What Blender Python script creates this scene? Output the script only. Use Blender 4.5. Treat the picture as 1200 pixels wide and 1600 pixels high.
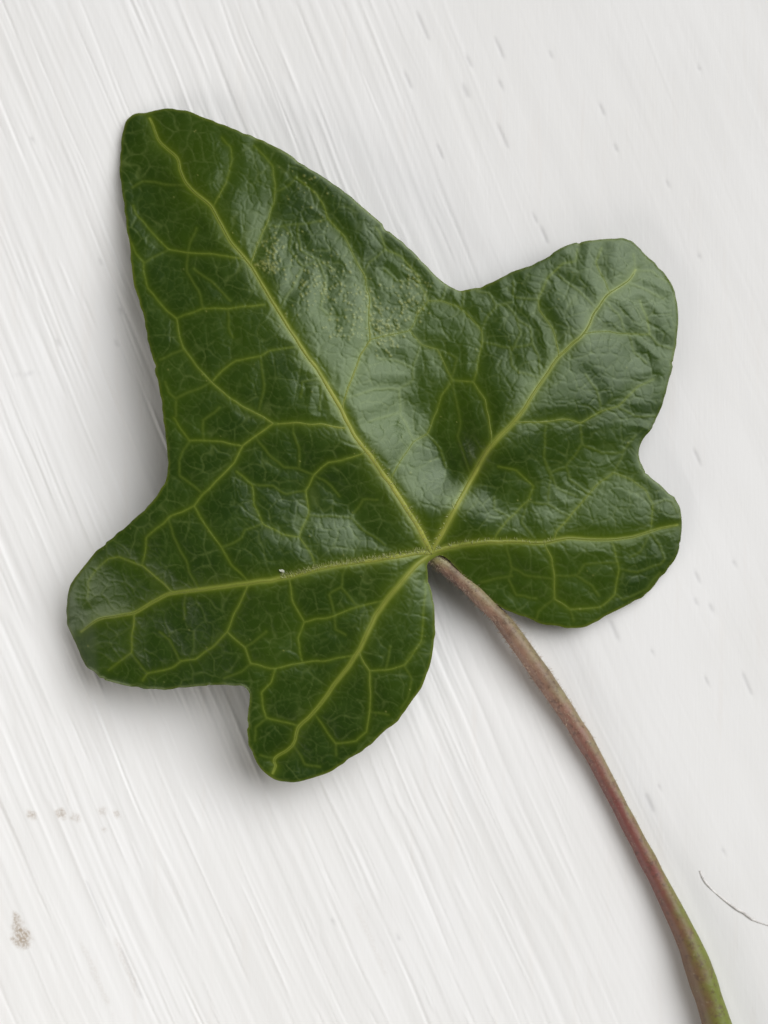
import bpy, math, random
import numpy as np
random.seed(11); RNG = np.random.default_rng(11)
for o in list(bpy.data.objects): bpy.data.objects.remove(o)
sc = bpy.context.scene
C = sc.collection
S = 0.08 / 1200.0          # metres per unit; one unit is one photograph pixel on the table
H = 2400.0                 # camera height above the table in units (16 cm)

# ------------------------------------------------------------------ camera
cd = bpy.data.cameras.new('camera'); cam = bpy.data.objects.new('camera', cd); C.objects.link(cam)
cam.location = (0, 0, H * S)
cd.sensor_fit = 'HORIZONTAL'; cd.sensor_width = 36.0; cd.lens = 36.0 * H / 1200.0
cd.clip_start = 0.005; cd.clip_end = 20.0
cd.dof.use_dof = True; cd.dof.focus_distance = (H - 66) * S; cd.dof.aperture_fstop = 26.0
sc.camera = cam
# ------------------------------------------------------------------ light (window light indoors)
w = bpy.data.worlds.new('World'); sc.world = w; w.use_nodes = True
bg = w.node_tree.nodes['Background']; bg.inputs[0].default_value = (1.0, 0.96, 0.88, 1); bg.inputs[1].default_value = 0.11
from mathutils import Vector
def area(name, d, dist, up_shift, size, sizey, power, col, spread):
    """window-like lamp seen in direction d; up_shift slides it up in its own plane"""
    l = bpy.data.lights.new(name, 'AREA'); l.shape = 'RECTANGLE'; l.size = size; l.size_y = sizey
    l.energy = power; l.color = col; l.spread = math.radians(spread)
    d = Vector(d).normalized(); e = (Vector((0, 0, 1)) - d * d.z).normalized()
    o = bpy.data.objects.new(name, l); C.objects.link(o); o.location = d * dist + e * up_shift
    o.rotation_euler = (-d).to_track_quat('-Z', 'Y').to_euler(); return o
area('window_light', (.69, .57, .44), .50, .40, .84, .80, 3.5, (0.985, 0.99, 1.0), 98)
area('room_bounce_light', (-.64, -.66, .36), .42, 0, .34, .20, .50, (1.0, .965, .915), 180)
sc.view_settings.view_transform = 'Standard'; sc.view_settings.look = 'None'
sc.view_settings.exposure = 0.37; sc.view_settings.gamma = 1.0; sc.view_settings.use_curve_mapping = False
sc.render.engine = 'CYCLES'

# ------------------------------------------------------------------ helpers
def world(P):
    """photo pixel (x, y) and height z, all in units -> metres, undoing the perspective of the height"""
    P = np.asarray(P, float); f = (H - P[:, 2]) / H
    return np.stack([(P[:, 0] - 600) * f * S, (800 - P[:, 1]) * f * S, P[:, 2] * S], 1)
def mesh_obj(name, V, F, mat, parent=None, attrs=None, smooth=True):
    me = bpy.data.meshes.new(name)
    V = np.asarray(V, np.float32)
    me.vertices.add(len(V)); me.vertices.foreach_set('co', V.ravel())
    if isinstance(F, np.ndarray):
        n, k = F.shape
        me.loops.add(n * k); me.loops.foreach_set('vertex_index', F.astype(np.int32).ravel())
        me.polygons.add(n); me.polygons.foreach_set('loop_start', np.arange(0, n * k, k, dtype=np.int32))
        me.polygons.foreach_set('loop_total', np.full(n, k, np.int32))
    else:
        L = np.concatenate([np.asarray(f) for f in F]); T = np.array([len(f) for f in F], np.int32)
        me.loops.add(len(L)); me.loops.foreach_set('vertex_index', L.astype(np.int32))
        me.polygons.add(len(F)); me.polygons.foreach_set('loop_start', np.concatenate([[0], np.cumsum(T)[:-1]]).astype(np.int32))
        me.polygons.foreach_set('loop_total', T)
    me.polygons.foreach_set('use_smooth', np.full(len(me.polygons), smooth))
    me.update(calc_edges=True); me.validate()
    for k, v in (attrs or {}).items():
        a = me.attributes.new(k, 'FLOAT', 'POINT'); a.data.foreach_set('value', np.asarray(v, np.float32))
    me.materials.append(mat)
    o = bpy.data.objects.new(name, me); C.objects.link(o)
    if parent: o.parent = parent
    return o
def sst(a, b, x):
    t = np.clip((x - a) / (b - a), 0, 1); return t * t * (3 - 2 * t)
def smooth_line(pts, step=2.0, closed=False):
    P = np.asarray(pts, float); n = len(P)
    if n == 2: P = np.array([P[0], (P[0] + P[1]) / 2, P[1]]); n = 3
    out = []
    for i in range(n if closed else n - 1):
        g = (lambda j: P[j % n]) if closed else (lambda j: P[min(max(j, 0), n - 1)])
        p0, p1, p2, p3 = g(i - 1), g(i), g(i + 1), g(i + 2)
        k = max(2, int(np.linalg.norm((p2 - p1)[:2]) / 1.0))
        t = (np.arange(k) / k)[:, None]
        out.append(0.5 * (2 * p1 + (p2 - p0) * t + (2 * p0 - 5 * p1 + 4 * p2 - p3) * t ** 2 + (3 * p1 - p0 - 3 * p2 + p3) * t ** 3))
    Q = np.concatenate(out + ([] if closed else [P[-1:]]))
    R = np.concatenate([Q, Q[:1]]) if closed else Q
    d = np.concatenate([[0], np.cumsum(np.linalg.norm(np.diff(R[:, :2], axis=0), axis=1))])
    m = max(3, int(d[-1] / step))
    s = np.linspace(0, d[-1], m + 1 if closed else m)
    if closed: s = s[:-1]
    return np.stack([np.interp(s, d, R[:, c]) for c in range(P.shape[1])], 1)
def noise1(x, seed, wl):
    r = np.random.default_rng(seed); T = r.uniform(-1, 1, 4096)
    q = np.asarray(x) / wl + 2048; i = np.floor(q).astype(int) % 4095; f = q - np.floor(q); f = f * f * (3 - 2 * f)
    return T[i] * (1 - f) + T[i + 1] * f
def noise2(x, y, seed, wl):
    r = np.random.default_rng(seed); T = r.uniform(-1, 1, (256, 256))
    a = np.asarray(x) / wl + 64; b = np.asarray(y) / wl + 64
    i = np.floor(a).astype(int); j = np.floor(b).astype(int); f = a - i; g = b - j
    f = f * f * (3 - 2 * f); g = g * g * (3 - 2 * g); i %= 255; j %= 255
    return (T[j, i] * (1 - f) + T[j, i + 1] * f) * (1 - g) + (T[j + 1, i] * (1 - f) + T[j + 1, i + 1] * f) * g
def new_mat(name):
    m = bpy.data.materials.new(name); m.use_nodes = True
    nt = m.node_tree; b = nt.nodes['Principled BSDF']; return m, nt, b
class N:
    """small node helper"""
    def __init__(s, nt): s.nt = nt; s.L = nt.links
    def node(s, t, **k):
        n = s.nt.nodes.new(t)
        for a, v in k.items(): setattr(n, a, v)
        return n
    def attr(s, name): return s.node('ShaderNodeAttribute', attribute_name=name).outputs['Fac']
    def noise(s, vec, scale, detail=4, rough=.55):
        n = s.node('ShaderNodeTexNoise'); n.inputs['Scale'].default_value = scale; n.inputs['Detail'].default_value = detail
        n.inputs['Roughness'].default_value = rough; s.L.new(vec, n.inputs['Vector']); return n.outputs['Fac']
    def math(s, op, a, b=None, c=None, clamp=False):
        n = s.node('ShaderNodeMath', operation=op, use_clamp=clamp)
        for i, v in enumerate((a, b, c)):
            if v is None: continue
            if isinstance(v, (int, float)): n.inputs[i].default_value = v
            else: s.L.new(v, n.inputs[i])
        return n.outputs[0]
    def ramp(s, f, a, b):
        n = s.node('ShaderNodeMapRange', interpolation_type='SMOOTHSTEP'); s.L.new(f, n.inputs[0])
        n.inputs[1].default_value = a; n.inputs[2].default_value = b; return n.outputs[0]
    def mix(s, f, a, b):
        n = s.node('ShaderNodeMix', data_type='RGBA')
        for i, v in ((0, f), (6, a), (7, b)):
            if isinstance(v, (int, float)): n.inputs[i].default_value = v
            elif isinstance(v, tuple): n.inputs[i].default_value = (*v, 1)
            else: s.L.new(v, n.inputs[i])
        return n.outputs[2]
    def bump(s, h, strength, dist, normal=None):
        n = s.node('ShaderNodeBump'); n.inputs['Strength'].default_value = strength; n.inputs['Distance'].default_value = dist
        s.L.new(h, n.inputs['Height'])
        if normal: s.L.new(normal, n.inputs['Normal'])
        return n.outputs[0]

# ------------------------------------------------------------------ painted tabletop
ANG = math.radians(23.0)
GA = np.array([math.sin(ANG), math.cos(ANG)])          # along the brush strokes (photo axes, y down)
GU = np.array([math.cos(ANG), -math.sin(ANG)])         # across them
def axis(half, step, outer):
    core = np.arange(-half, half + .1, step); out = []; p = half; s = step
    while p < outer: s *= 1.25; p += s; out.append(p)
    out = np.array(out); return np.concatenate([-out[::-1], core, out])
us = axis(960, 1.7, 5200); vs = axis(1130, 6.0, 5200)
nu, nv = len(us), len(vs)
U, Vv = np.meshgrid(us, vs)                             # rows v, cols u
X = 600 + U * GU[0] + Vv * GA[0]; Y = 800 + U * GU[1] + Vv * GA[1]
Ub = U + 5 * noise1(Vv, 5, 420) + 1.6 * noise2(U, Vv, 7, 85) + 9 * noise1(Vv, 6, 900) + (Y - 800) * 0.0
left = 1 - sst(520, 930, X + 0.16 * (800 - Y) - 90 * sst(1000, 1300, Y)); left = 0.10 + 0.90 * left
streak = 0.72 + 0.36 * noise2(U, Vv * .18, 9, 90)
Z = np.zeros_like(U)
for i, (wl, am) in enumerate(((52, .60), (27, .62), (15, .74), (9, .66), (5.5, .40))):
    a1 = noise1(Ub + 3 * i, 40 + i, wl); b1 = noise1(Ub + 3 * i, 60 + i, wl)
    t = sst(-.45, .45, noise2(U / 1.4, Vv / (5.5 - .6 * i), 80 + i, 40))
    n = a1 * (1 - t) + b1 * t
    Z += am * (np.abs(n) ** .8) * np.sign(n)
Z *= .78 * left * streak
r = np.random.default_rng(3)
for k in range(1500):                                    # single bristle ridges and furrows
    u0 = r.uniform(-900, 900); v0 = r.uniform(-1200, 1100); ln = r.uniform(40, 330); ww = r.uniform(1.4, 3.0); am = r.uniform(.14, .7) * (1 if r.random() < .55 else -1)
    a = np.searchsorted(us, u0 - 32); b = np.searchsorted(us, u0 + 32)
    if b <= a: continue
    uu = Ub[:, a:b]; vv = Vv[:, a:b]
    Z[:, a:b] += am * left[:, a:b] * np.exp(-((uu - u0 - 3 * noise1(vv, k + 500, 240)) / ww) ** 2) * sst(v0, v0 + .3 * ln, vv) * (1 - sst(v0 + .7 * ln, v0 + ln, vv))
Z += 1.2 * noise2(X, Y, 21, 170) * (1 - left) + .35 * noise2(U, Vv / 4, 22, 30) * (1 - left)
dirt = np.zeros_like(U); brown = np.zeros_like(U)
marks = [(637,125,22,3),(732,95,14,3),(727,142,16,4),(780,75,30,3),(782,132,10,3),(785,212,34,3),(850,367,22,3),(687,237,18,2.5),(860,85,3,3),(962,231,5,3),(1043,287,3,3),
         (1092,400,3,3.5),(1092,106,3,3),(835,340,9,2.5),(1089,714,20,3),(1089,901,13,3),(1111,950,9,3.5),(1087,940,3,3),(959,984,30,4),(1167,1068,32,3),(1104,1064,11,2.5),(1019,1019,2,2.5),
         (1015,1255,26,4),(157,409,3,3),(90,535,4,3),(189,485,4,3),(182,536,3,3),(660,40,40,3),(150,1412,70,1.6),(205,1520,80,2),(50,218,3,3),(520,1440,3,3),(622,1465,4,3),(1147,880,4,3),(1030,1230,3,2.5),(1130,1330,4,2.5),(940,170,14,3)]
for (mx, my, ln, ww) in marks:
    du = (X - mx) * GU[0] + (Y - my) * GU[1]; dv = (X - mx) * GA[0] + (Y - my) * GA[1]
    d = np.hypot(du / max(ww, .8), np.maximum(np.abs(dv) - ln / 2, 0) / 4.5 + .35 * np.abs(dv) / (ln / 2 + 4))
    g = np.exp(-d ** 2); dirt = np.maximum(dirt, .85 * g); Z -= .5 * g
dd = np.hypot((X - 41) / 16, (Y - 584) / 2.6 + .12 * (X - 41) / 2.6); dirt = np.maximum(dirt, .7 * np.exp(-dd ** 2))
def blob(cx, cy, rx, ry, s, rot=0):
    x = (X - cx) * math.cos(rot) + (Y - cy) * math.sin(rot); y = -(X - cx) * math.sin(rot) + (Y - cy) * math.cos(rot)
    d = np.hypot(x / rx, y / ry) + .35 * noise2(X, Y, 31, 9); return s * (1 - sst(.55, 1.15, d))
for a in ((33,1462,15,20,1.,-.2),(25,1436,7,16,.8,-.2),(38,1470,9,9,.5),(50,1273,8,6,.7),(95,1271,9,7,.7),(117,1276,8,8,.45),(160,1268,8,7,.35),(183,1272,6,6,.4),(163,1297,4,4,.35),(150,1525,6,60,.16,-.4),(200,1515,6,55,.2,-.4),(580,1470,5,70,.12,-.4)):
    brown = np.maximum(brown, blob(*a))
nd = 0
P = np.stack([(X - 600) * S, (800 - Y) * S, Z * S], -1).reshape(-1, 3)
idx = np.arange(nu * nv).reshape(nv, nu)
F = np.stack([idx[:-1, :-1], idx[1:, :-1], idx[1:, 1:], idx[:-1, 1:]], -1).reshape(-1, 4)
ring = np.concatenate([idx[0, :], idx[1:, -1], idx[-1, -2::-1], idx[-2:0:-1, 0]])
low = P[ring].copy(); low[:, 2] = -0.022
nb = len(P); P2 = np.concatenate([P, low]); k = np.arange(len(ring)); k2 = np.roll(k, -1)
F2 = np.concatenate([F, np.stack([ring[k], ring[k2], nb + k2, nb + k], 1)])
z0 = np.zeros(len(ring))
m_tab, nt, b = new_mat('white_brushed_paint'); n = N(nt)
tc = n.node('ShaderNodeTexCoord').outputs['Object']
mp = n.node('ShaderNodeMapping'); nt.links.new(tc, mp.inputs[0]); mp.inputs['Rotation'].default_value = (0, 0, -ANG); mp.inputs['Scale'].default_value = (1, .08, 1)
fine = n.noise(mp.outputs[0], 2600, 5, .6); broad = n.noise(tc, 45, 3)
col = n.mix(n.ramp(broad, .3, .7), (.815, .808, .795), (.84, .835, .828))
strk = n.noise(mp.outputs[0], 700, 3)
col = n.mix(n.math('MULTIPLY', n.ramp(strk, .56, .8), .22), col, (.76, .71, .66))
col = n.mix(n.math('MULTIPLY', n.attr('dirt'), .27), col, (.25, .25, .26))
grit = n.ramp(n.noise(tc, 3500, 4, .7), .35, .62)
col = n.mix(n.math('MULTIPLY', n.attr('brown'), n.math('MULTIPLY_ADD', grit, .55, .22)), col, (.30, .21, .12))
spk = n.ramp(n.noise(tc, 1500, 2), .80, .84); col = n.mix(n.math('MULTIPLY', spk, .4), col, (.4, .4, .4))
nt.links.new(col, b.inputs['Base Color']); b.inputs['Roughness'].default_value = .42; b.inputs['Specular IOR Level'].default_value = .35
nt.links.new(n.bump(fine, .5, 3e-5, n.bump(n.noise(tc, 900, 4), .18, 3e-5)), b.inputs['Normal'])
table = mesh_obj('tabletop', P2, F2, m_tab, None, {'dirt': np.concatenate([dirt.ravel(), z0]), 'brown': np.concatenate([brown.ravel(), z0])})
table['kind'] = 'structure'; table['label'] = 'white painted board with raised brush strokes under the leaf'
def tube(path, rad, nseg=14, capped=True, squash=1.0):
    path = np.asarray(path, float); W = world(path); T = np.gradient(W, axis=0); T /= np.linalg.norm(T, axis=1)[:, None]
    up = np.array([0, 0, 1.]); A = np.cross(T, up); A /= np.linalg.norm(A, axis=1)[:, None]; B = np.cross(A, T)
    th = np.arange(nseg) * 2 * math.pi / nseg; rr = np.asarray(rad)[:, None, None] * S
    V = W[:, None] + rr * (np.cos(th)[None, :, None] * A[:, None] + squash * np.sin(th)[None, :, None] * B[:, None])
    m = len(path); ii = np.arange(m * nseg).reshape(m, nseg); jj = np.roll(ii, -1, 1)
    F = np.stack([ii[:-1], jj[:-1], jj[1:], ii[1:]], -1).reshape(-1, 4)
    F = [tuple(f) for f in F]
    if capped: F += [tuple(ii[0][::-1]), tuple(ii[-1])]
    return V.reshape(-1, 3), F, th
m_rdg, nt, b = new_mat('paint_ridge_white'); n = N(nt)
tc = n.node('ShaderNodeTexCoord').outputs['Object']
nt.links.new(n.mix(n.ramp(n.noise(tc, 1200), .35, .7), (.70, .68, .66), (.45, .43, .41)), b.inputs['Base Color']); b.inputs['Roughness'].default_value = .5
crk = smooth_line([(1093,1360,.6),(1099,1374,.8),(1112,1390,1.),(1130,1405,1.1),(1150,1420,1.1),(1163,1427,1.3),(1176,1437,1.4),(1195,1444,1.2),(1225,1454,.9),(1262,1460,.4)], 4)
crk[:, 2] -= .9
V, Fc, _ = tube(crk, 2.0 + .6 * noise1(np.arange(len(crk)), 5, 5), 8)
mesh_obj('paint_ridge', V, Fc, m_rdg, table)

# ------------------------------------------------------------------ the ivy leaf: outline and veins (photo pixels)
outline = [(205,180),(233,173),(263,171),(293,175),(320,185),(343,193),(377,207),(417,222),(450,242),(483,265),(517,285),(547,307),(573,328),(597,350),(627,377),(663,413),(690,438),(710,450),(723,453),(742,450),
 (760,445),(800,426),(833,412),(867,392),(900,379),(940,372),(980,373),(997,388),(1020,410),(1040,430),(1053,453),(1059,480),(1059,510),(1055,547),(1048,583),(1037,627),(1020,663),(1003,690),(998,710),(1003,727),
 (1010,739),(1031,756),(1052,774),(1064,795),(1064,826),(1061,850),(1054,875),(1031,903),(1010,928),(975,947),(940,966),(908,980),(870,979),(842,974),(807,959),(775,944),(747,921),(723,900),(704,879),(692,868),(680,870),
 (669,880),(670,907),(676,933),(679,967),(678,1000),(673,1033),(664,1060),(650,1087),(627,1120),(603,1142),(573,1168),(540,1190),(513,1207),(483,1218),(457,1222),(430,1219),(410,1202),(397,1180),(388,1157),(386,1127),
 (388,1100),(388,1083),(380,1074),(360,1071),(340,1070),(303,1073),(273,1075),(243,1077),(203,1072),(163,1063),(150,1053),(133,1040),(123,1017),(113,993),(105,973),(103,943),(107,920),(117,903),(143,870),(177,840),
 (203,818),(233,790),(250,767),(260,743),(262,717),(260,683),(255,650),(250,617),(243,583),(237,553),(230,523),(223,490),(210,440),(203,390),(197,353),(192,310),(188,283),(187,257),(192,210)]
PRIM = [  # name, width at base, width at tip, points
 ('midrib', 11.5, 4, [(674,864),(666,848),(651,819),(631,787),(607,752),(575,708),(549,673),(533,640),(500,585),(467,537),(440,495),(417,457),(390,413),(363,380),(343,347),(330,323),(297,293),(283,267),(277,247),(250,220),(238,193),(234,185)]),
 ('primary_vein', 10, 4, [(674,864),(692,830),(712,792),(736,749),(768,696),(803,660),(833,617),(853,587),(873,557),(907,527),(920,507),(933,483),(953,457),(980,440),(993,422)]),
 ('primary_vein', 9, 3.5, [(674,864),(698,855),(737,849),(775,846),(817,847),(849,847),(884,841),(919,842),(954,842),(989,839),(1017,830),(1045,823),(1059,820)]),
 ('primary_vein', 10, 4, [(672,866),(657,864),(607,872),(573,877),(540,881),(500,888),(473,895),(447,902),(390,911),(350,917),(307,922),(270,927),(240,940),(210,957),(183,962),(153,968),(127,987)]),
 ('primary_vein', 8.5, 4, [(671,868),(650,884),(627,910),(600,943),(573,990),(560,1018),(540,1047),(517,1077),(490,1113),(467,1135),(457,1163),(430,1185),(430,1197),(426,1208)])]
SEC = [  # stronger side veins
 (7,5,[(540,669),(500,663),(460,661),(427,662)]),
 (5.5,2.6,[(427,662),(413,653),(360,623),(330,595),(303,567),(287,545),(278,517),(276,498),(250,473),(230,450),(225,423),(225,410),(213,397),(206,380)]),
 (5.5,3,[(427,662),(400,682),(380,697),(367,723),(343,747),(317,772),(303,790),(263,810),(243,827),(230,840),(227,860),(222,882)]),
 (4,2.6,[(380,697),(347,691),(320,689),(297,689),(283,670),(272,653)]),
 (4,2.6,[(413,476),(387,478),(357,483),(317,481),(277,497)]),
 (4,2.6,[(333,595),(347,580),(370,563),(407,557),(420,549),(463,542)]),
 (4.2,2.6,[(385,406),(370,402),(323,397),(293,395),(263,390),(237,363),(217,340),(208,322)]),
 (5.5,2.6,[(391,413),(400,387),(417,350),(428,317),(430,290),(427,260),(413,243),(397,228)]),
 (3.6,2.4,[(334,322),(338,312),(353,287),(362,250),(360,230),(347,215)]),
 (7,3,[(535,640),(537,627),(550,590),(563,557),(578,532),(577,500),(577,463),(568,427),(553,400),(538,370),(513,340),(503,317),(493,302),(463,277)]),
 (4.5,2.8,[(578,531),(607,523),(640,516),(660,480),(668,470),(658,447),(653,430),(637,413),(627,400),(602,390),(593,363),(587,355)]),
 (4,3.5,[(668,470),(689,470),(717,480),(733,493),(752,517),(753,537),(747,567),(740,597)]),
 (4,3.2,[(640,516),(658,538),(683,547),(707,593)]),
 (5,3.5,[(610,756),(613,743),(630,713),(647,690),(668,678),(683,643),(690,617),(707,593)]),
 (5.5,3.5,[(768,696),(768,683),(765,653),(757,623),(740,597),(723,595),(707,594)]),
 (5,2.6,[(873,557),(873,547),(863,513),(843,483),(842,463),(857,433),(880,412),(900,407),(902,390)]),
 (4.5,2.6,[(911,522),(930,519),(953,519),(983,523),(1015,523),(1010,497),(1000,470)]),
 (6,3,[(803,660),(850,658),(887,655),(907,660),(940,643),(967,635),(983,617),(997,603),(1020,593)]),
 (5.5,3,[(866,843),(870,830),(898,799),(919,771),(940,751),(959,739),(986,748),(1007,764),(1021,788),(1017,830)]),
 (4,2.6,[(770,846),(775,837),(797,809),(825,783),(833,760),(807,735),(779,729)]),
 (5,3,[(849,847),(863,872),(866,903),(866,935),(891,952),(936,949),(961,928),(968,889),(957,851),(954,842)]),
 (5,2.6,[(270,926),(223,883),(187,870),(170,873),(150,890),(138,910),(137,933)]),
 (3.6,2.8,[(303,790),(320,820),(345,855),(363,883),(388,909)]),
 (5,3,[(389,912),(370,953),(355,987),(330,1013),(307,1030),(282,1034),(270,1043),(230,1052),(223,1063)]),
 (4,3.4,[(355,987),(382,1012),(392,1037),(430,1045),(473,1036),(513,1031),(556,1024)]),
 (3.6,3.4,[(430,1045),(423,1067),(408,1083),(410,1100),(417,1122),(467,1134)]),
 (5,2.4,[(210,957),(207,993),(205,1020),(183,1037),(170,1047)]),
 (4,3,[(452,901),(457,940),(475,972),(465,997),(472,1034)]),
 (3.6,3.4,[(475,972),(523,962),(560,947),(603,938)]),
 (5,2.6,[(560,1019),(577,1048),(578,1080),(577,1110),(572,1143),(557,1158),(525,1162),(492,1116)]),
 (3.8,2.6,[(577,1048),(602,1047),(632,1040),(657,1003),(662,963),(665,927),(664,907)]),
 (5,3.2,[(571,706),(563,710),(533,720),(513,723),(490,742),(477,767),(483,803),(467,839),(487,867),(494,887)]),
 (3.6,3,[(467,839),(440,835),(410,818),(397,787),(395,757),(370,737)]),
 (4,2.8,[(953,457),(930,410),(940,388)]),
]
TER = [
 [(275,623),(263,613),(258,597)],[(297,689),(285,703),(280,720),(282,743),(313,768)],[(328,598),(300,612),(275,623),(275,650)],[(288,546),(267,553),(250,562)],[(293,395),(297,377),(307,357)],[(293,395),(293,427),(310,453),(317,480)],
 [(263,390),(247,400),(227,410)],[(417,352),(443,353),(483,350),(513,342)],[(443,353),(455,367),(453,390),(473,417),(463,440),(440,477),(433,487)],[(473,417),(497,405),(520,420)],[(297,290),(260,287),(223,283),(207,293)],
 [(602,390),(580,407),(570,422)],[(689,470),(695,453),(697,445)],[(721,482),(725,463),(724,455)],[(658,538),(647,570),(645,593),(623,608)],[(707,594),(713,627),(718,660),(715,683),(727,720),(735,745)],[(668,678),(689,703),(697,730)],
 [(540,622),(587,607),(623,608),(625,643),(600,652),(575,660)],[(625,645),(640,677),(647,690)],[(752,517),(763,493),(777,477),(800,472)],[(753,534),(780,540),(797,543)],[(838,467),(803,465),(802,440)],[(775,477),(793,475),(807,498),(830,513),(832,537),(797,543)],
 [(775,477),(763,458),(745,455)],[(797,543),(800,570),(810,580),(843,590)],[(832,537),(842,560),(845,585)],[(993,422),(1020,423),(1042,440)],[(993,422),(990,397)],[(983,443),(1010,453),(1037,467)],[(1015,523),(1030,540),(1050,545)],[(983,523),(990,550),(1010,567)],
 [(907,660),(910,693),(940,708),(973,707),(993,680)],[(910,693),(897,713),(884,729)],[(853,660),(850,717),(860,737),(856,788)],[(967,637),(993,650),(1023,650)],[(940,643),(933,607),(915,585)],[(1021,788),(1038,779),(1052,785),(1058,800)],[(959,739),(972,715),(975,700)],
 [(919,771),(891,750),(884,729),(860,739),(851,718)],[(825,783),(856,788),(891,806)],[(797,809),(772,795),(772,777)],[(866,935),(842,956),(838,968)],[(891,952),(896,970)],[(961,928),(975,937),(1010,920),(1031,895)],[(866,900),(901,900),(915,882),(964,879)],[(901,900),(926,914),(936,931)],
 [(968,889),(996,893),(1031,882),(1038,872),(1031,851),(1017,832)],[(791,849),(791,861),(800,886),(821,900),(866,905)],[(751,910),(775,903),(800,900)],[(800,886),(795,903),(806,930),(838,935)],[(263,810),(270,837),(285,867),(297,893),(310,920)],[(282,1034),(265,1000),(250,988)],
 [(392,1037),(377,1050),(350,1060)],[(417,1122),(398,1137),(398,1157)],[(382,1012),(397,1003),(416,987)],[(205,1020),(230,1052)],[(290,924),(288,967)],[(523,962),(515,930),(533,915),(540,884)],[(523,962),(525,983),(540,992)],[(533,917),(553,943),(560,947)],
 [(632,1040),(642,1063),(637,1090),(627,1107)],[(602,1047),(610,1010)],[(577,1112),(607,1117)],[(525,1162),(525,1180)],[(457,1163),(477,1193),(500,1198)],[(430,1185),(407,1180)],[(410,818),(382,828),(377,840),(347,855)],[(490,742),(467,732),(443,730),(420,710),(402,687)],
 [(467,732),(468,700),(458,677),(458,663)],[(477,767),(448,772),(427,760),(395,757)],[(490,742),(517,760),(530,775)],[(483,805),(517,807),(550,810),(567,830),(584,836),(602,852)],[(550,806),(555,798),(567,781),(590,781)],[(318,689),(318,657),(343,637)],[(407,557),(413,600),(405,640)],
 [(357,483),(357,510),(364,527)],[(497,592),(473,597),(470,620)],[(663,1003),(640,1020),(632,1040)],[(303,420),(330,440),(360,470)],[(430,300),(450,290),(463,277)],[(500,640),(505,600),(520,600)],[(1017,830),(1000,860),(985,870)],
 [(800,547),(815,520),(807,498)],[(873,430),(905,455),(930,480)],[(945,470),(965,490),(975,515)],[(860,737),(870,760),(900,775)],[(825,783),(815,815),(835,842)],[(700,600),(715,560),(690,548)],[(590,560),(620,565),(645,575)],[(600,420),(620,440),(655,440)],[(465,350),(470,390),(497,405),(510,440),(500,480),(520,500)],
]
# raster the fields on a fine grid
g = 1.7; gx0, gy0 = 88.0, 158.0; gw, gh = 582, 632
GX = gx0 + np.arange(gw) * g; GY = gy0 + np.arange(gh) * g
RX, RY = np.meshgrid(GX, GY)
def stamp(fn, pts, R):
    for i, p in enumerate(pts):
        a = max(0, int((p[0] - R - gx0) / g)); b2 = min(gw, int((p[0] + R - gx0) / g) + 2)
        c = max(0, int((p[1] - R - gy0) / g)); d2 = min(gh, int((p[1] + R - gy0) / g) + 2)
        if b2 <= a or d2 <= c: continue
        fn(slice(c, d2), slice(a, b2), np.hypot(RX[c:d2, a:b2] - p[0], RY[c:d2, a:b2] - p[1]), i)
OL = smooth_line(outline, 1.2, True)
s_ = np.arange(len(OL)); nrm = np.stack([np.gradient(OL[:, 1]), -np.gradient(OL[:, 0])], 1); nrm /= np.linalg.norm(nrm, axis=1)[:, None]
OL = OL + nrm * (1.3 * noise1(s_, 71, 26) + .9 * noise1(s_, 72, 9) - 2.2 * np.maximum(0, noise1(s_, 73, 14) - .72) * 4)[:, None]
ED = np.full(RX.shape, 60.0); EI = np.zeros(RX.shape, int)
def f_edge(a, b2, d, i):
    m = d < ED[a, b2]; ED[a, b2][m] = d[m]; EI[a, b2][m] = i
stamp(f_edge, OL, 40)
ins = np.zeros(RX.shape, bool); x1, y1 = OL[:, 0], OL[:, 1]; x2, y2 = np.roll(x1, -1), np.roll(y1, -1)
for j, yy in enumerate(GY):
    m = (y1 > yy) != (y2 > yy)
    xs = np.sort(x1[m] + (yy - y1[m]) / (y2[m] - y1[m]) * (x2[m] - x1[m]))
    ins[j] = (np.searchsorted(xs, GX) % 2) == 1
def jitter(P, amp, sd):
    t = np.arange(len(P)); k = np.minimum(1, np.minimum(t, t[::-1]) / 6.0)
    P = P.copy(); P[:, 0] += k * amp * noise1(t, sd, 9); P[:, 1] += k * amp * noise1(t, sd + 1, 9); return P
def angular(p):
    """a vein line that keeps its kinks: half way between the polyline and its smooth curve"""
    p = np.asarray(p, float); P3 = []
    for a, b2 in zip(p[:-1], p[1:]): P3 += [a * .94 + b2 * .06, a * .5 + b2 * .5, a * .06 + b2 * .94]
    return smooth_line(np.array([p[0]] + P3 + [p[-1]]), 2.0)
prim = [(nm, a, b, jitter(smooth_line(p, 2.0), .8, 300 + 2 * i)) for i, (nm, a, b, p) in enumerate(PRIM)]
sec = [(a, b, jitter(angular(p), 1.2, 400 + 2 * i)) for i, (a, b, p) in enumerate(SEC)]
ter = [jitter(angular(p), 1.5, 600 + 2 * i) for i, p in enumerate(TER)]
VP = np.zeros(RX.shape); VS = np.zeros(RX.shape); VP = np.maximum(VP, .95 * np.exp(-(np.hypot(RX - 674, RY - 861) / 13) ** 2)); VT = np.zeros(RX.shape); HALO = np.zeros(RX.shape); DV = np.full(RX.shape, 40.0); DP = np.full(RX.shape, 60.0)
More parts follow.
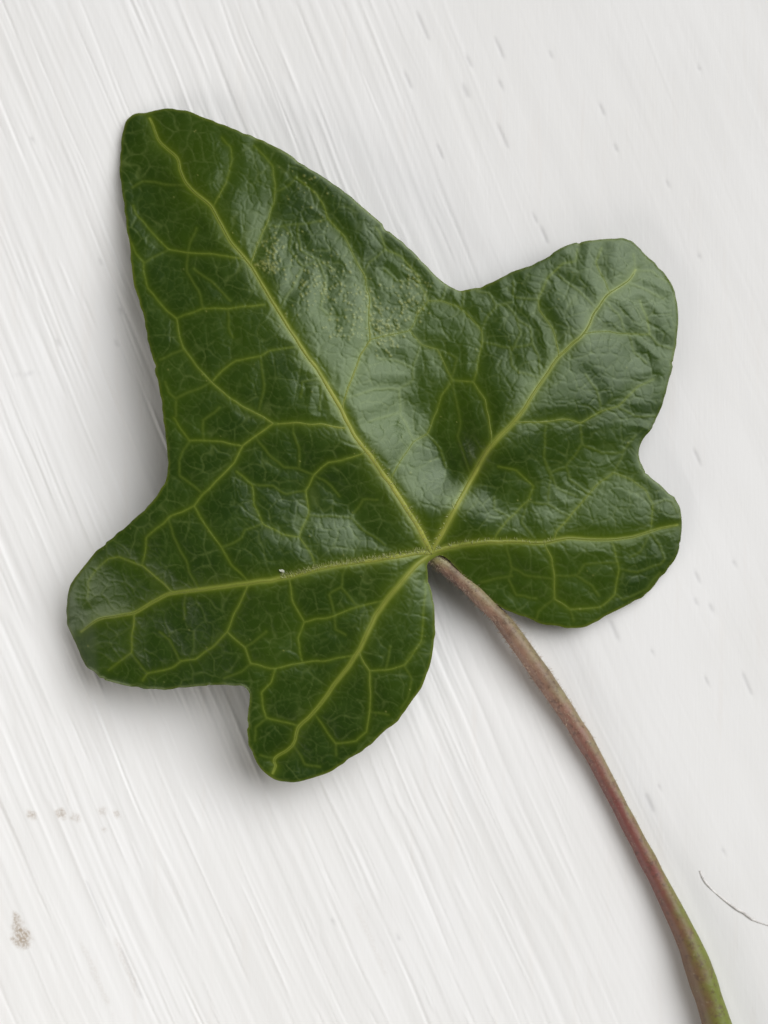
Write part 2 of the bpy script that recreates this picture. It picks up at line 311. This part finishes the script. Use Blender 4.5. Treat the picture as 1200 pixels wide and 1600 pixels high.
for nm, w0, w1, Pn in prim:
    ww = np.linspace(w0 * .9, w1 * .6, len(Pn))
    def f(a, b2, d, i):
        VP[a, b2] = np.maximum(VP[a, b2], np.exp(-(d / (.62 * ww[i])) ** 2)); HALO[a, b2] = np.maximum(HALO[a, b2], np.exp(-d / (1.1 * ww[i] + 3)))
        DP[a, b2] = np.minimum(DP[a, b2], d); DV[a, b2] = np.minimum(DV[a, b2], d)
    stamp(f, Pn, 60)
for w0, w1, Pn in sec:
    ww = np.linspace(w0, w1, len(Pn))
    def f(a, b2, d, i):
        VS[a, b2] = np.maximum(VS[a, b2], (.6 + .08 * ww[i]) * np.exp(-(d / (.5 * ww[i])) ** 2)); HALO[a, b2] = np.maximum(HALO[a, b2], .6 * np.exp(-d / (1.3 * ww[i])))
        DV[a, b2] = np.minimum(DV[a, b2], d)
    stamp(f, Pn, 40)
for Pn in ter:
    def f(a, b2, d, i):
        VT[a, b2] = np.maximum(VT[a, b2], np.exp(-(d / 1.9) ** 2)); HALO[a, b2] = np.maximum(HALO[a, b2], .25 * np.exp(-d / 4)); DV[a, b2] = np.minimum(DV[a, b2], d)
    stamp(f, Pn, 34)
def cells(size, seed, warp):
    r = np.random.default_rng(seed); wx = RX + warp * noise2(RX, RY, seed + 1, size * .6); wy = RY + warp * noise2(RX, RY, seed + 2, size * .6)
    cx = np.floor(wx / size).astype(int); cy = np.floor(wy / size).astype(int); J = r.uniform(.0, 1., (300, 300, 2))
    f1 = np.full(RX.shape, 1e9); f2 = f1.copy()
    for dx in (-1, 0, 1):
        for dy in (-1, 0, 1):
            a, b = cx + dx, cy + dy; j = J[a % 300, b % 300]
            d = np.hypot((a + j[..., 0]) * size - wx, (b + j[..., 1]) * size - wy)
            f2 = np.where(d < f1, f1, np.minimum(f2, d)); f1 = np.minimum(f1, d)
    return f2 - f1
C1 = cells(33, 101, 7); C2 = cells(15, 111, 5)
# control heights of the top surface (units above the table)
ctrl = [(670,862,66),(631,787,82),(575,708,88),(520,617,90),(467,537,86),(417,457,76),(363,380,62),(310,305,46),(265,235,26),(238,190,12),
 (712,792,82),(768,696,90),(833,617,86),(907,527,68),(953,457,50),(993,422,34),(740,849,64),(817,847,58),(884,841,50),(954,842,40),(1017,830,28),
 (607,872,78),(540,881,80),(473,895,80),(387,911,74),(307,922,64),(240,940,50),(183,962,38),(127,987,16),(627,910,74),(573,990,72),(517,1077,64),(467,1135,56),(430,1190,44),
 (700,740,52),(650,640,56),(640,560,60),(690,500,54),(723,455,52),(800,780,58),(900,730,46),(998,712,34),(560,800,62),(470,770,66),(400,770,68),(330,720,68),(258,745,62),
 (570,930,66),(480,990,64),(400,1050,68),(385,1075,68),(189,260,12),(193,320,24),(205,400,42),(224,490,52),(236,325,22),(262,395,38),(245,590,64),(260,680,66),(200,820,56),(140,875,42),(104,945,14),(122,1020,16),(160,1060,36),(240,1075,50),(320,1070,54),
 (388,1130,66),(395,1180,60),(455,1221,52),(540,1190,48),(630,1115,56),(673,1030,60),(676,950,66),(705,880,50),(750,922,36),(840,973,28),(910,978,24),(1010,928,15),(1060,850,16),(1062,800,20),
 (1040,620,30),(1058,500,24),(1040,430,22),(980,373,30),(900,380,42),(830,413,50),(660,412,54),(560,320,52),(450,243,46),(350,196,34),(270,172,16),(205,180,8),
 (560,490,68),(500,400,60),(420,330,49),(380,560,80),(330,480,68),(280,400,48),(950,640,52),(980,540,42),(870,460,54),(800,540,66)]
ct = np.array(ctrl, float)
ct[:, 2] += 44 * np.exp(-((ct[:, 0] - 330) / 330) ** 2 - ((ct[:, 1] - 800) / 360) ** 2)
def tps(r2): return np.where(r2 > 0, .5 * r2 * np.log(np.maximum(r2, 1e-9)), 0)
q = ct[:, :2] / 500; K = tps(((q[:, None] - q[None]) ** 2).sum(-1)) + .004 * np.eye(len(q)); Pm = np.concatenate([np.ones((len(q), 1)), q], 1)
Am = np.block([[K, Pm], [Pm.T, np.zeros((3, 3))]]); sol = np.linalg.solve(Am, np.concatenate([ct[:, 2], np.zeros(3)]))
ZT = sol[-3] + sol[-2] * RX / 500 + sol[-1] * RY / 500
for i in range(len(q)): ZT = ZT + sol[i] * tps((RX / 500 - q[i, 0]) ** 2 + (RY / 500 - q[i, 1]) ** 2)
ZT = np.maximum(ZT, 7)
pat = .55 + .45 * noise2(RX, RY, 130, 60)
ZT += 1.9 * sst(0, 24, DV)                 # blistered between the veins
ZT += (.42 * sst(0, 4, C1) * (.4 + .6 * pat) + .34 * sst(0, 3.2, C2)) * sst(1, 9, DP) * sst(2, 14, ED)
ZT += 1.1 * noise2(RX, RY, 140, 40) + .10 * noise2(RX, RY, 141, 9)
ZT += .35 * VT
ZT -= 2.2 * np.exp(-ED / 2.2)
def sample(A, x, y):
    a = np.clip((np.asarray(x) - gx0) / g, 0, gw - 1.001); b = np.clip((np.asarray(y) - gy0) / g, 0, gh - 1.001)
    i = a.astype(int); j = b.astype(int); f = a - i; h = b - j
    return (A[j, i] * (1 - f) + A[j, i + 1] * f) * (1 - h) + (A[j + 1, i] * (1 - f) + A[j + 1, i + 1] * f) * h
# pale specks
SPK = np.zeros(RX.shape); r = np.random.default_rng(77); sp = []
for cx, cy, rx, ry, n_ in ((428,395,16,40,50),(418,412,14,10,40),(500,440,50,42,90),(560,480,40,30,50),(600,515,24,22,60),(640,470,26,34,60),(540,520,40,12,22),(470,300,50,50,14),(650,430,20,20,10),(600,540,30,8,10)):
    for _ in range(int(n_ * 1.7)): sp.append((cx + r.normal() * rx * .6, cy + r.normal() * ry * .6, r.uniform(.6, 1.9)))
for _ in range(120):
    sp.append((r.uniform(110, 1050), r.uniform(190, 1200), r.uniform(.5, 1.2)))
def f(a, b2, d, i): SPK[a, b2] = np.maximum(SPK[a, b2], np.exp(-(d / sp[i][2]) ** 2) * (1 if i % 3 else .6))
stamp(f, sp, 7)
ZT += .8 * SPK

# ------------------------------------------------------------------ blade material and mesh
m_leaf, nt, b = new_mat('ivy_leaf_green'); n = N(nt)
tc = n.node('ShaderNodeTexCoord').outputs['Object']
c1 = n.mix(n.ramp(n.noise(tc, 70, 4), .35, .68), (.0110, .0310, .0), (.0265, .0550, .0001))
c1 = n.mix(n.math('MULTIPLY', n.ramp(n.noise(tc, 520, 4), .45, .75), .35), c1, (.040, .074, .008))
c1 = n.mix(n.math('MULTIPLY', n.attr('halo'), .75), c1, (.095, .135, .002))
c1 = n.mix(n.math('MULTIPLY', n.attr('net'), .45), c1, (.085, .120, .026))
c1 = n.mix(n.math('MULTIPLY', n.attr('ter'), .62), c1, (.080, .115, .014))
c1 = n.mix(n.math('MULTIPLY', n.attr('sec'), .80), c1, (.100, .140, .016))
c1 = n.mix(n.math('MULTIPLY', n.attr('pri'), .90), c1, (.235, .270, .045))
c1 = n.mix(n.math('MULTIPLY', n.attr('rim'), n.math('MULTIPLY_ADD', n.noise(tc, 160, 3), 1.6, -.25, True)), c1, (.120, .150, .014))
tip_sheen = n.math('MULTIPLY', n.attr('tip_sheen'), n.math('MULTIPLY_ADD', n.noise(tc, 600, 4), .6, .35))
c1 = n.mix(tip_sheen, c1, (.070, .085, .062))  # grey reflection on the left lobe tip, painted into the base colour
c1 = n.mix(n.math('MULTIPLY', n.attr('speck'), .55), c1, (.30, .31, .09))
nt.links.new(c1, b.inputs['Base Color'])
ro = n.math('MULTIPLY_ADD', n.noise(tc, 260, 3), .12, .26)
nt.links.new(ro, b.inputs['Roughness']); b.inputs['Specular IOR Level'].default_value = .5
b.inputs['Specular Tint'].default_value = (.86, 1.0, .74, 1)
nt.links.new(n.bump(n.noise(tc, 2600, 4, .6), .22, 4e-5), b.inputs['Normal'])
leaf = bpy.data.objects.new('ivy_leaf', None); C.objects.link(leaf); leaf.empty_display_size = .01
leaf['label'] = 'glossy dark green five-lobed ivy leaf with pale veins and a long reddish stalk'; leaf['category'] = 'leaf'
def SHEEN_MASK(x, y):  # where the painted sheen covers the left lobe tip
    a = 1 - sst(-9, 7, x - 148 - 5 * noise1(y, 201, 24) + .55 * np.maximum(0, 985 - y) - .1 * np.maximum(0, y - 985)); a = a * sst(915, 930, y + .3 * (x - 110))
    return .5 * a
used = ins | (ED < 1.5 * g)
qi = ins[:-1, :-1].astype(int) + ins[1:, :-1] + ins[1:, 1:] + ins[:-1, 1:]
qu = used[:-1, :-1] & used[1:, :-1] & used[1:, 1:] & used[:-1, 1:] & (qi >= 1)
vid = np.arange(gw * gh).reshape(gh, gw)
Fq = np.stack([vid[:-1, :-1][qu], vid[1:, :-1][qu], vid[1:, 1:][qu], vid[:-1, 1:][qu]], 1)
px = np.where(ins, RX, OL[EI, 0]); py = np.where(ins, RY, OL[EI, 1])
uq = np.unique(Fq); remap = np.full(gw * gh, -1); remap[uq] = np.arange(len(uq)); Fq = remap[Fq]
fx = px.ravel()[uq]; fy = py.ravel()[uq]; fz = sample(ZT, fx, fy); fe = np.where(ins.ravel()[uq], ED.ravel()[uq], 0)
top = world(np.stack([fx, fy, fz], 1))
thick = 1.4 + 3.8 * (1 - np.exp(-fe / 4)); bot = top.copy(); bot[:, 2] -= thick * S
e = np.concatenate([Fq[:, [0, 1]], Fq[:, [1, 2]], Fq[:, [2, 3]], Fq[:, [3, 0]]]); key = e.min(1) * (len(uq) + 1) + e.max(1)
_, first, cnt = np.unique(key, return_index=True, return_counts=True); be = e[first[cnt == 1]]
nT = len(uq)
Fall = np.concatenate([Fq, Fq[:, ::-1] + nT, np.stack([be[:, 1], be[:, 0], be[:, 0] + nT, be[:, 1] + nT], 1)])
at = lambda A: np.tile(sample(A, fx, fy), 2)
NET = (np.exp(-(C1 / 2.0) ** 2) * (.4 + .6 * sst(-.3, .4, noise2(RX, RY, 150, 45))) + .55 * np.exp(-(C2 / 1.3) ** 2)) * sst(2, 9, DV)
rim = np.tile(np.exp(-(fe / 3.0) ** 2), 2)
blade = mesh_obj('blade', np.concatenate([top, bot]), Fall, m_leaf, leaf, {'pri': at(VP), 'sec': at(VS), 'ter': at(VT), 'halo': at(HALO), 'net': at(NET), 'speck': at(SPK), 'rim': rim, 'tip_sheen': np.tile(SHEEN_MASK(fx, fy), 2)})
# veins as low ridges lying on the blade
m_vein, nt, b = new_mat('pale_vein'); n = N(nt)
tc = n.node('ShaderNodeTexCoord').outputs['Object']
big = n.attr('size')
vc = n.mix(big, (.105, .140, .014), (.29, .31, .055))
vc = n.mix(n.math('MULTIPLY', n.ramp(n.noise(tc, 420, 4), .4, .75), .5), vc, (.15, .19, .026))
nt.links.new(vc, b.inputs['Base Color']); b.inputs['Roughness'].default_value = .45; b.inputs['Specular IOR Level'].default_value = .25
nt.links.new(n.bump(n.noise(tc, 3200, 3), .25, 4e-5), b.inputs['Normal'])
def vein_mesh(name, P, w0, w1, hk):
    m = len(P); ww = np.linspace(w0, w1, m) * (1 + .12 * noise1(np.arange(m), int(P[0, 0]), 6)); T = np.gradient(P[:, :2], axis=0); T /= np.linalg.norm(T, axis=1)[:, None] + 1e-9
    Nn = np.stack([-T[:, 1], T[:, 0]], 1); s = np.array([-1, -.75, -.4, 0, .4, .75, 1.])
    xy = P[:, None, :2] + Nn[:, None] * (s[None, :, None] * ww[:, None, None] * .5)
    zb = sample(ZT, xy[..., 0], xy[..., 1]); zc = sample(ZT, P[:, 0], P[:, 1])[:, None]
    fade = np.minimum(1, (m - 1 - np.arange(m)) / 5.0)[:, None] * .8 + .2
    z = .5 * zb + .5 * zc + hk * ww[:, None] * np.sqrt(1 - s[None] ** 2) * fade - .25 - .5 * np.abs(s[None]) ** 3
    z[:, [0, -1]] = zb[:, [0, -1]] - .7
    V = world(np.concatenate([xy.reshape(-1, 2), z.reshape(-1, 1)], 1)); ii = np.arange(m * 7).reshape(m, 7)
    F = np.stack([ii[:-1, :-1], ii[:-1, 1:], ii[1:, 1:], ii[1:, :-1]], -1).reshape(-1, 4)
    size = np.repeat(np.clip((ww - 2.5) / 6.0, 0, 1), 7)
    return mesh_obj(name, V, F, m_vein, blade, {'size': size})
for nm, a, b2, Pn in prim: vein_mesh(nm, Pn, a * .74, b2 * .5, .24)
for a, b2, Pn in sec: vein_mesh('secondary_vein', Pn, a * .6, b2 * .55, .15)

# ------------------------------------------------------------------ leaf stalk
m_pet, nt, b = new_mat('leaf_stalk'); n = N(nt)
tc = n.node('ShaderNodeTexCoord').outputs['Object']
t = n.attr('along'); side = n.attr('side')
mott = n.noise(tc, 520, 5, .6); mott2 = n.noise(tc, 190, 3)
red = n.mix(n.ramp(t, .22, .45), (.290, .165, .115), (.190, .062, .052))
red = n.mix(n.ramp(t, .52, .72), red, (.150, .085, .040))
grn = n.mix(n.ramp(t, .35, .7), (.230, .200, .100), (.140, .165, .018))
sfac = n.math('ADD', side, n.math('MULTIPLY_ADD', mott, 1.1, -.55))
sfac = n.math('ADD', sfac, n.math('MULTIPLY_ADD', n.ramp(t, .5, .8), .35, n.math('MULTIPLY', n.ramp(t, .15, .35), -.18)))
pc = n.mix(n.ramp(sfac, .15, 1.05), red, grn)
pc = n.mix(n.math('MULTIPLY', n.ramp(mott2, .50, .70), .6), pc, (.080, .038, .028))
pc = n.mix(n.math('MULTIPLY', n.ramp(n.noise(tc, 1300, 3), .62, .75), .45), pc, (.30, .24, .15))
pc = n.mix(n.ramp(n.math('ADD', t, n.math('MULTIPLY_ADD', mott, .02, -.01)), .045, .0), pc, (.24, .26, .07))
pc = n.mix(n.math('MULTIPLY', n.ramp(n.noise(tc, 1700, 5, .65), .50, .66), .55), pc, (.075, .036, .024))
nt.links.new(pc, b.inputs['Base Color']); b.inputs['Roughness'].default_value = .5
nt.links.new(n.bump(mott, .7, 2.2e-4), b.inputs['Normal'])
ctl = [(663,857,60,6),(673,866,59,9.5),(690,880,55,12),(712,899,49,12),(738,922,42,12),(762,946,36,12),(785,970,30,12.5),(820,1018,26,13.5),(855,1068,20,14),(890,1120,17,14),(922,1172,15,13.5),(945,1215,13.5,13.2),(989,1300,13.5,13),(1018,1355,14.5,14),
       (1042,1402,16,15.5),(1068,1455,18.5,18),(1087,1500,20.5,20),(1120,1600,23.5,23),(1146,1700,25,25),(1168,1800,27,27),(1178,1850,30,30)]
pl = smooth_line(ctl, 5); m = len(pl)
pl[:, 3] += 1.0 * noise1(np.arange(m), 88, 6)
V, Fp, th = tube(pl[:, :3], pl[:, 3], 24)
tt = np.linspace(0, 1, m); side = np.cos(th)[None] * .5 + .5
A0 = np.repeat(tt, 24); B0 = np.tile(side, (m, 1)).ravel()
pet = mesh_obj('petiole', V, Fp, m_pet, leaf, {'along': A0, 'side': 1 - B0 if V[12 * 24 + 0][0] < V[12 * 24 + 12][0] else B0})
# fuzz on the stalk and on the vein crossing: uncountable fine hairs
m_fuz, nt, b = new_mat('pale_fuzz'); n = N(nt)
tc = n.node('ShaderNodeTexCoord').outputs['Object']
nt.links.new(n.mix(n.noise(tc, 300), (.34, .24, .17), (.48, .38, .27)), b.inputs['Base Color']); b.inputs['Roughness'].default_value = .7
def hairs(roots, dirs, lens, wid):
    R_ = np.asarray(roots); D = np.asarray(dirs); D /= np.linalg.norm(D, axis=1)[:, None]
    rr = np.random.default_rng(5); s = np.cross(D, rr.normal(size=D.shape)); s /= np.linalg.norm(s, axis=1)[:, None]
    l = np.asarray(lens)[:, None] * S; hw = wid * S * .5; bend = np.cross(D, s) * l * .25
    V = np.stack([R_ - s * hw, R_ + s * hw, R_ + D * l * .55 + bend * .4 + s * hw * .8, R_ + D * l * .55 + bend * .4 - s * hw * .8, R_ + D * l + bend], 1)
    i = np.arange(len(R_))[:, None] * 5
    F = [tuple(x) for x in (i + np.array([0, 1, 2, 3]))] + [tuple(x) for x in (i + np.array([3, 2, 4]))]
    return V.reshape(-1, 3), F
r = np.random.default_rng(9); R0 = []; D0 = []; L0 = []
Wp = world(pl[:, :3])
for _ in range(3800):
    t_ = min(.99, abs(r.normal() * .26)); 
    if t_ > .62 and r.random() < .6: continue
    i = min(m - 2, int(t_ * m)); a = r.integers(0, 24); p = V[i * 24 + a] * .5 + V[(i + 1) * 24 + a] * .5
    d = p - Wp[i]; d /= np.linalg.norm(d); ta = Wp[i + 1] - Wp[i]; ta /= np.linalg.norm(ta)
    R0.append(p - d * 1.0 * S); D0.append(d + ta * r.normal() * .8 + r.normal(size=3) * .3); L0.append(r.uniform(3, 9) * (1.0 if t_ < .35 else .7))
Vh, Fh = hairs(R0, D0, L0, .45)
Vh[:, 2] = np.maximum(Vh[:, 2], .5 * S)
fz_ = mesh_obj('fuzz', Vh, Fh, m_fuz, pet); fz_['kind'] = 'stuff'
m_fz2, nt, b = new_mat('vein_fuzz'); n = N(nt)
tc = n.node('ShaderNodeTexCoord').outputs['Object']
nt.links.new(n.mix(n.noise(tc, 300), (.30, .34, .12), (.42, .44, .22)), b.inputs['Base Color']); b.inputs['Roughness'].default_value = .6
R0 = []; D0 = []; L0 = []
for (nm, a, b2, Pn), cnt_, top_ in ((prim[3], 420, .42), (prim[0], 90, .25), (prim[2], 90, .5), (prim[1], 30, .2)):
    for _ in range(cnt_):
        i = int(r.uniform(0, top_) * len(Pn)); p = Pn[i]; T = Pn[min(i + 1, len(Pn) - 1)] - Pn[i]; T /= np.linalg.norm(T) + 1e-9
        nn = np.array([-T[1], T[0]]); nn = nn if nn[1] < 0 else -nn
        o_ = r.uniform(-.2, .5) * a; x, y = p + nn * o_; zz = sample(ZT, x, y)
        R0.append(world(np.array([[x, y, zz + 1.2]]))[0]); D0.append((nn[0] * .9 + r.normal() * .35, -nn[1] * .9 + r.normal() * .35, r.uniform(.3, 1.0))); L0.append(r.uniform(3, 8))
Vh, Fh = hairs(R0, D0, L0, .7)
fz2 = mesh_obj('vein_fuzz', Vh, Fh, m_fz2, blade); fz2['kind'] = 'stuff'

# ------------------------------------------------------------------ tiny crumb on the left lobe
m_cr, nt, b = new_mat('white_crumb'); n = N(nt)
tc = n.node('ShaderNodeTexCoord').outputs['Object']
nt.links.new(n.mix(n.noise(tc, 900), (.40, .42, .34), (.58, .58, .50)), b.inputs['Base Color']); b.inputs['Roughness'].default_value = .6
import bmesh
bm = bmesh.new(); bmesh.ops.create_icosphere(bm, subdivisions=2, radius=1)
for v in bm.verts:
    k_ = 1 + .22 * math.sin(5 * v.co.x + 3 * v.co.y) + .12 * math.sin(9 * v.co.z + 4 * v.co.x)
    v.co = (v.co.x * 4.2 * S * k_, v.co.y * 2.0 * S * k_, v.co.z * 1.6 * S * k_)
me = bpy.data.meshes.new('crumb'); bm.to_mesh(me); bm.free(); me.materials.append(m_cr)
cr = bpy.data.objects.new('crumb', me); C.objects.link(cr)
cr.location = world(np.array([[441, 892, float(sample(ZT, 441, 892)) + 1.6]]))[0]; cr.rotation_euler = (0, 0, -.3)
cr['label'] = 'tiny white crumb lying above the vein of the left lobe'; cr['category'] = 'crumb'
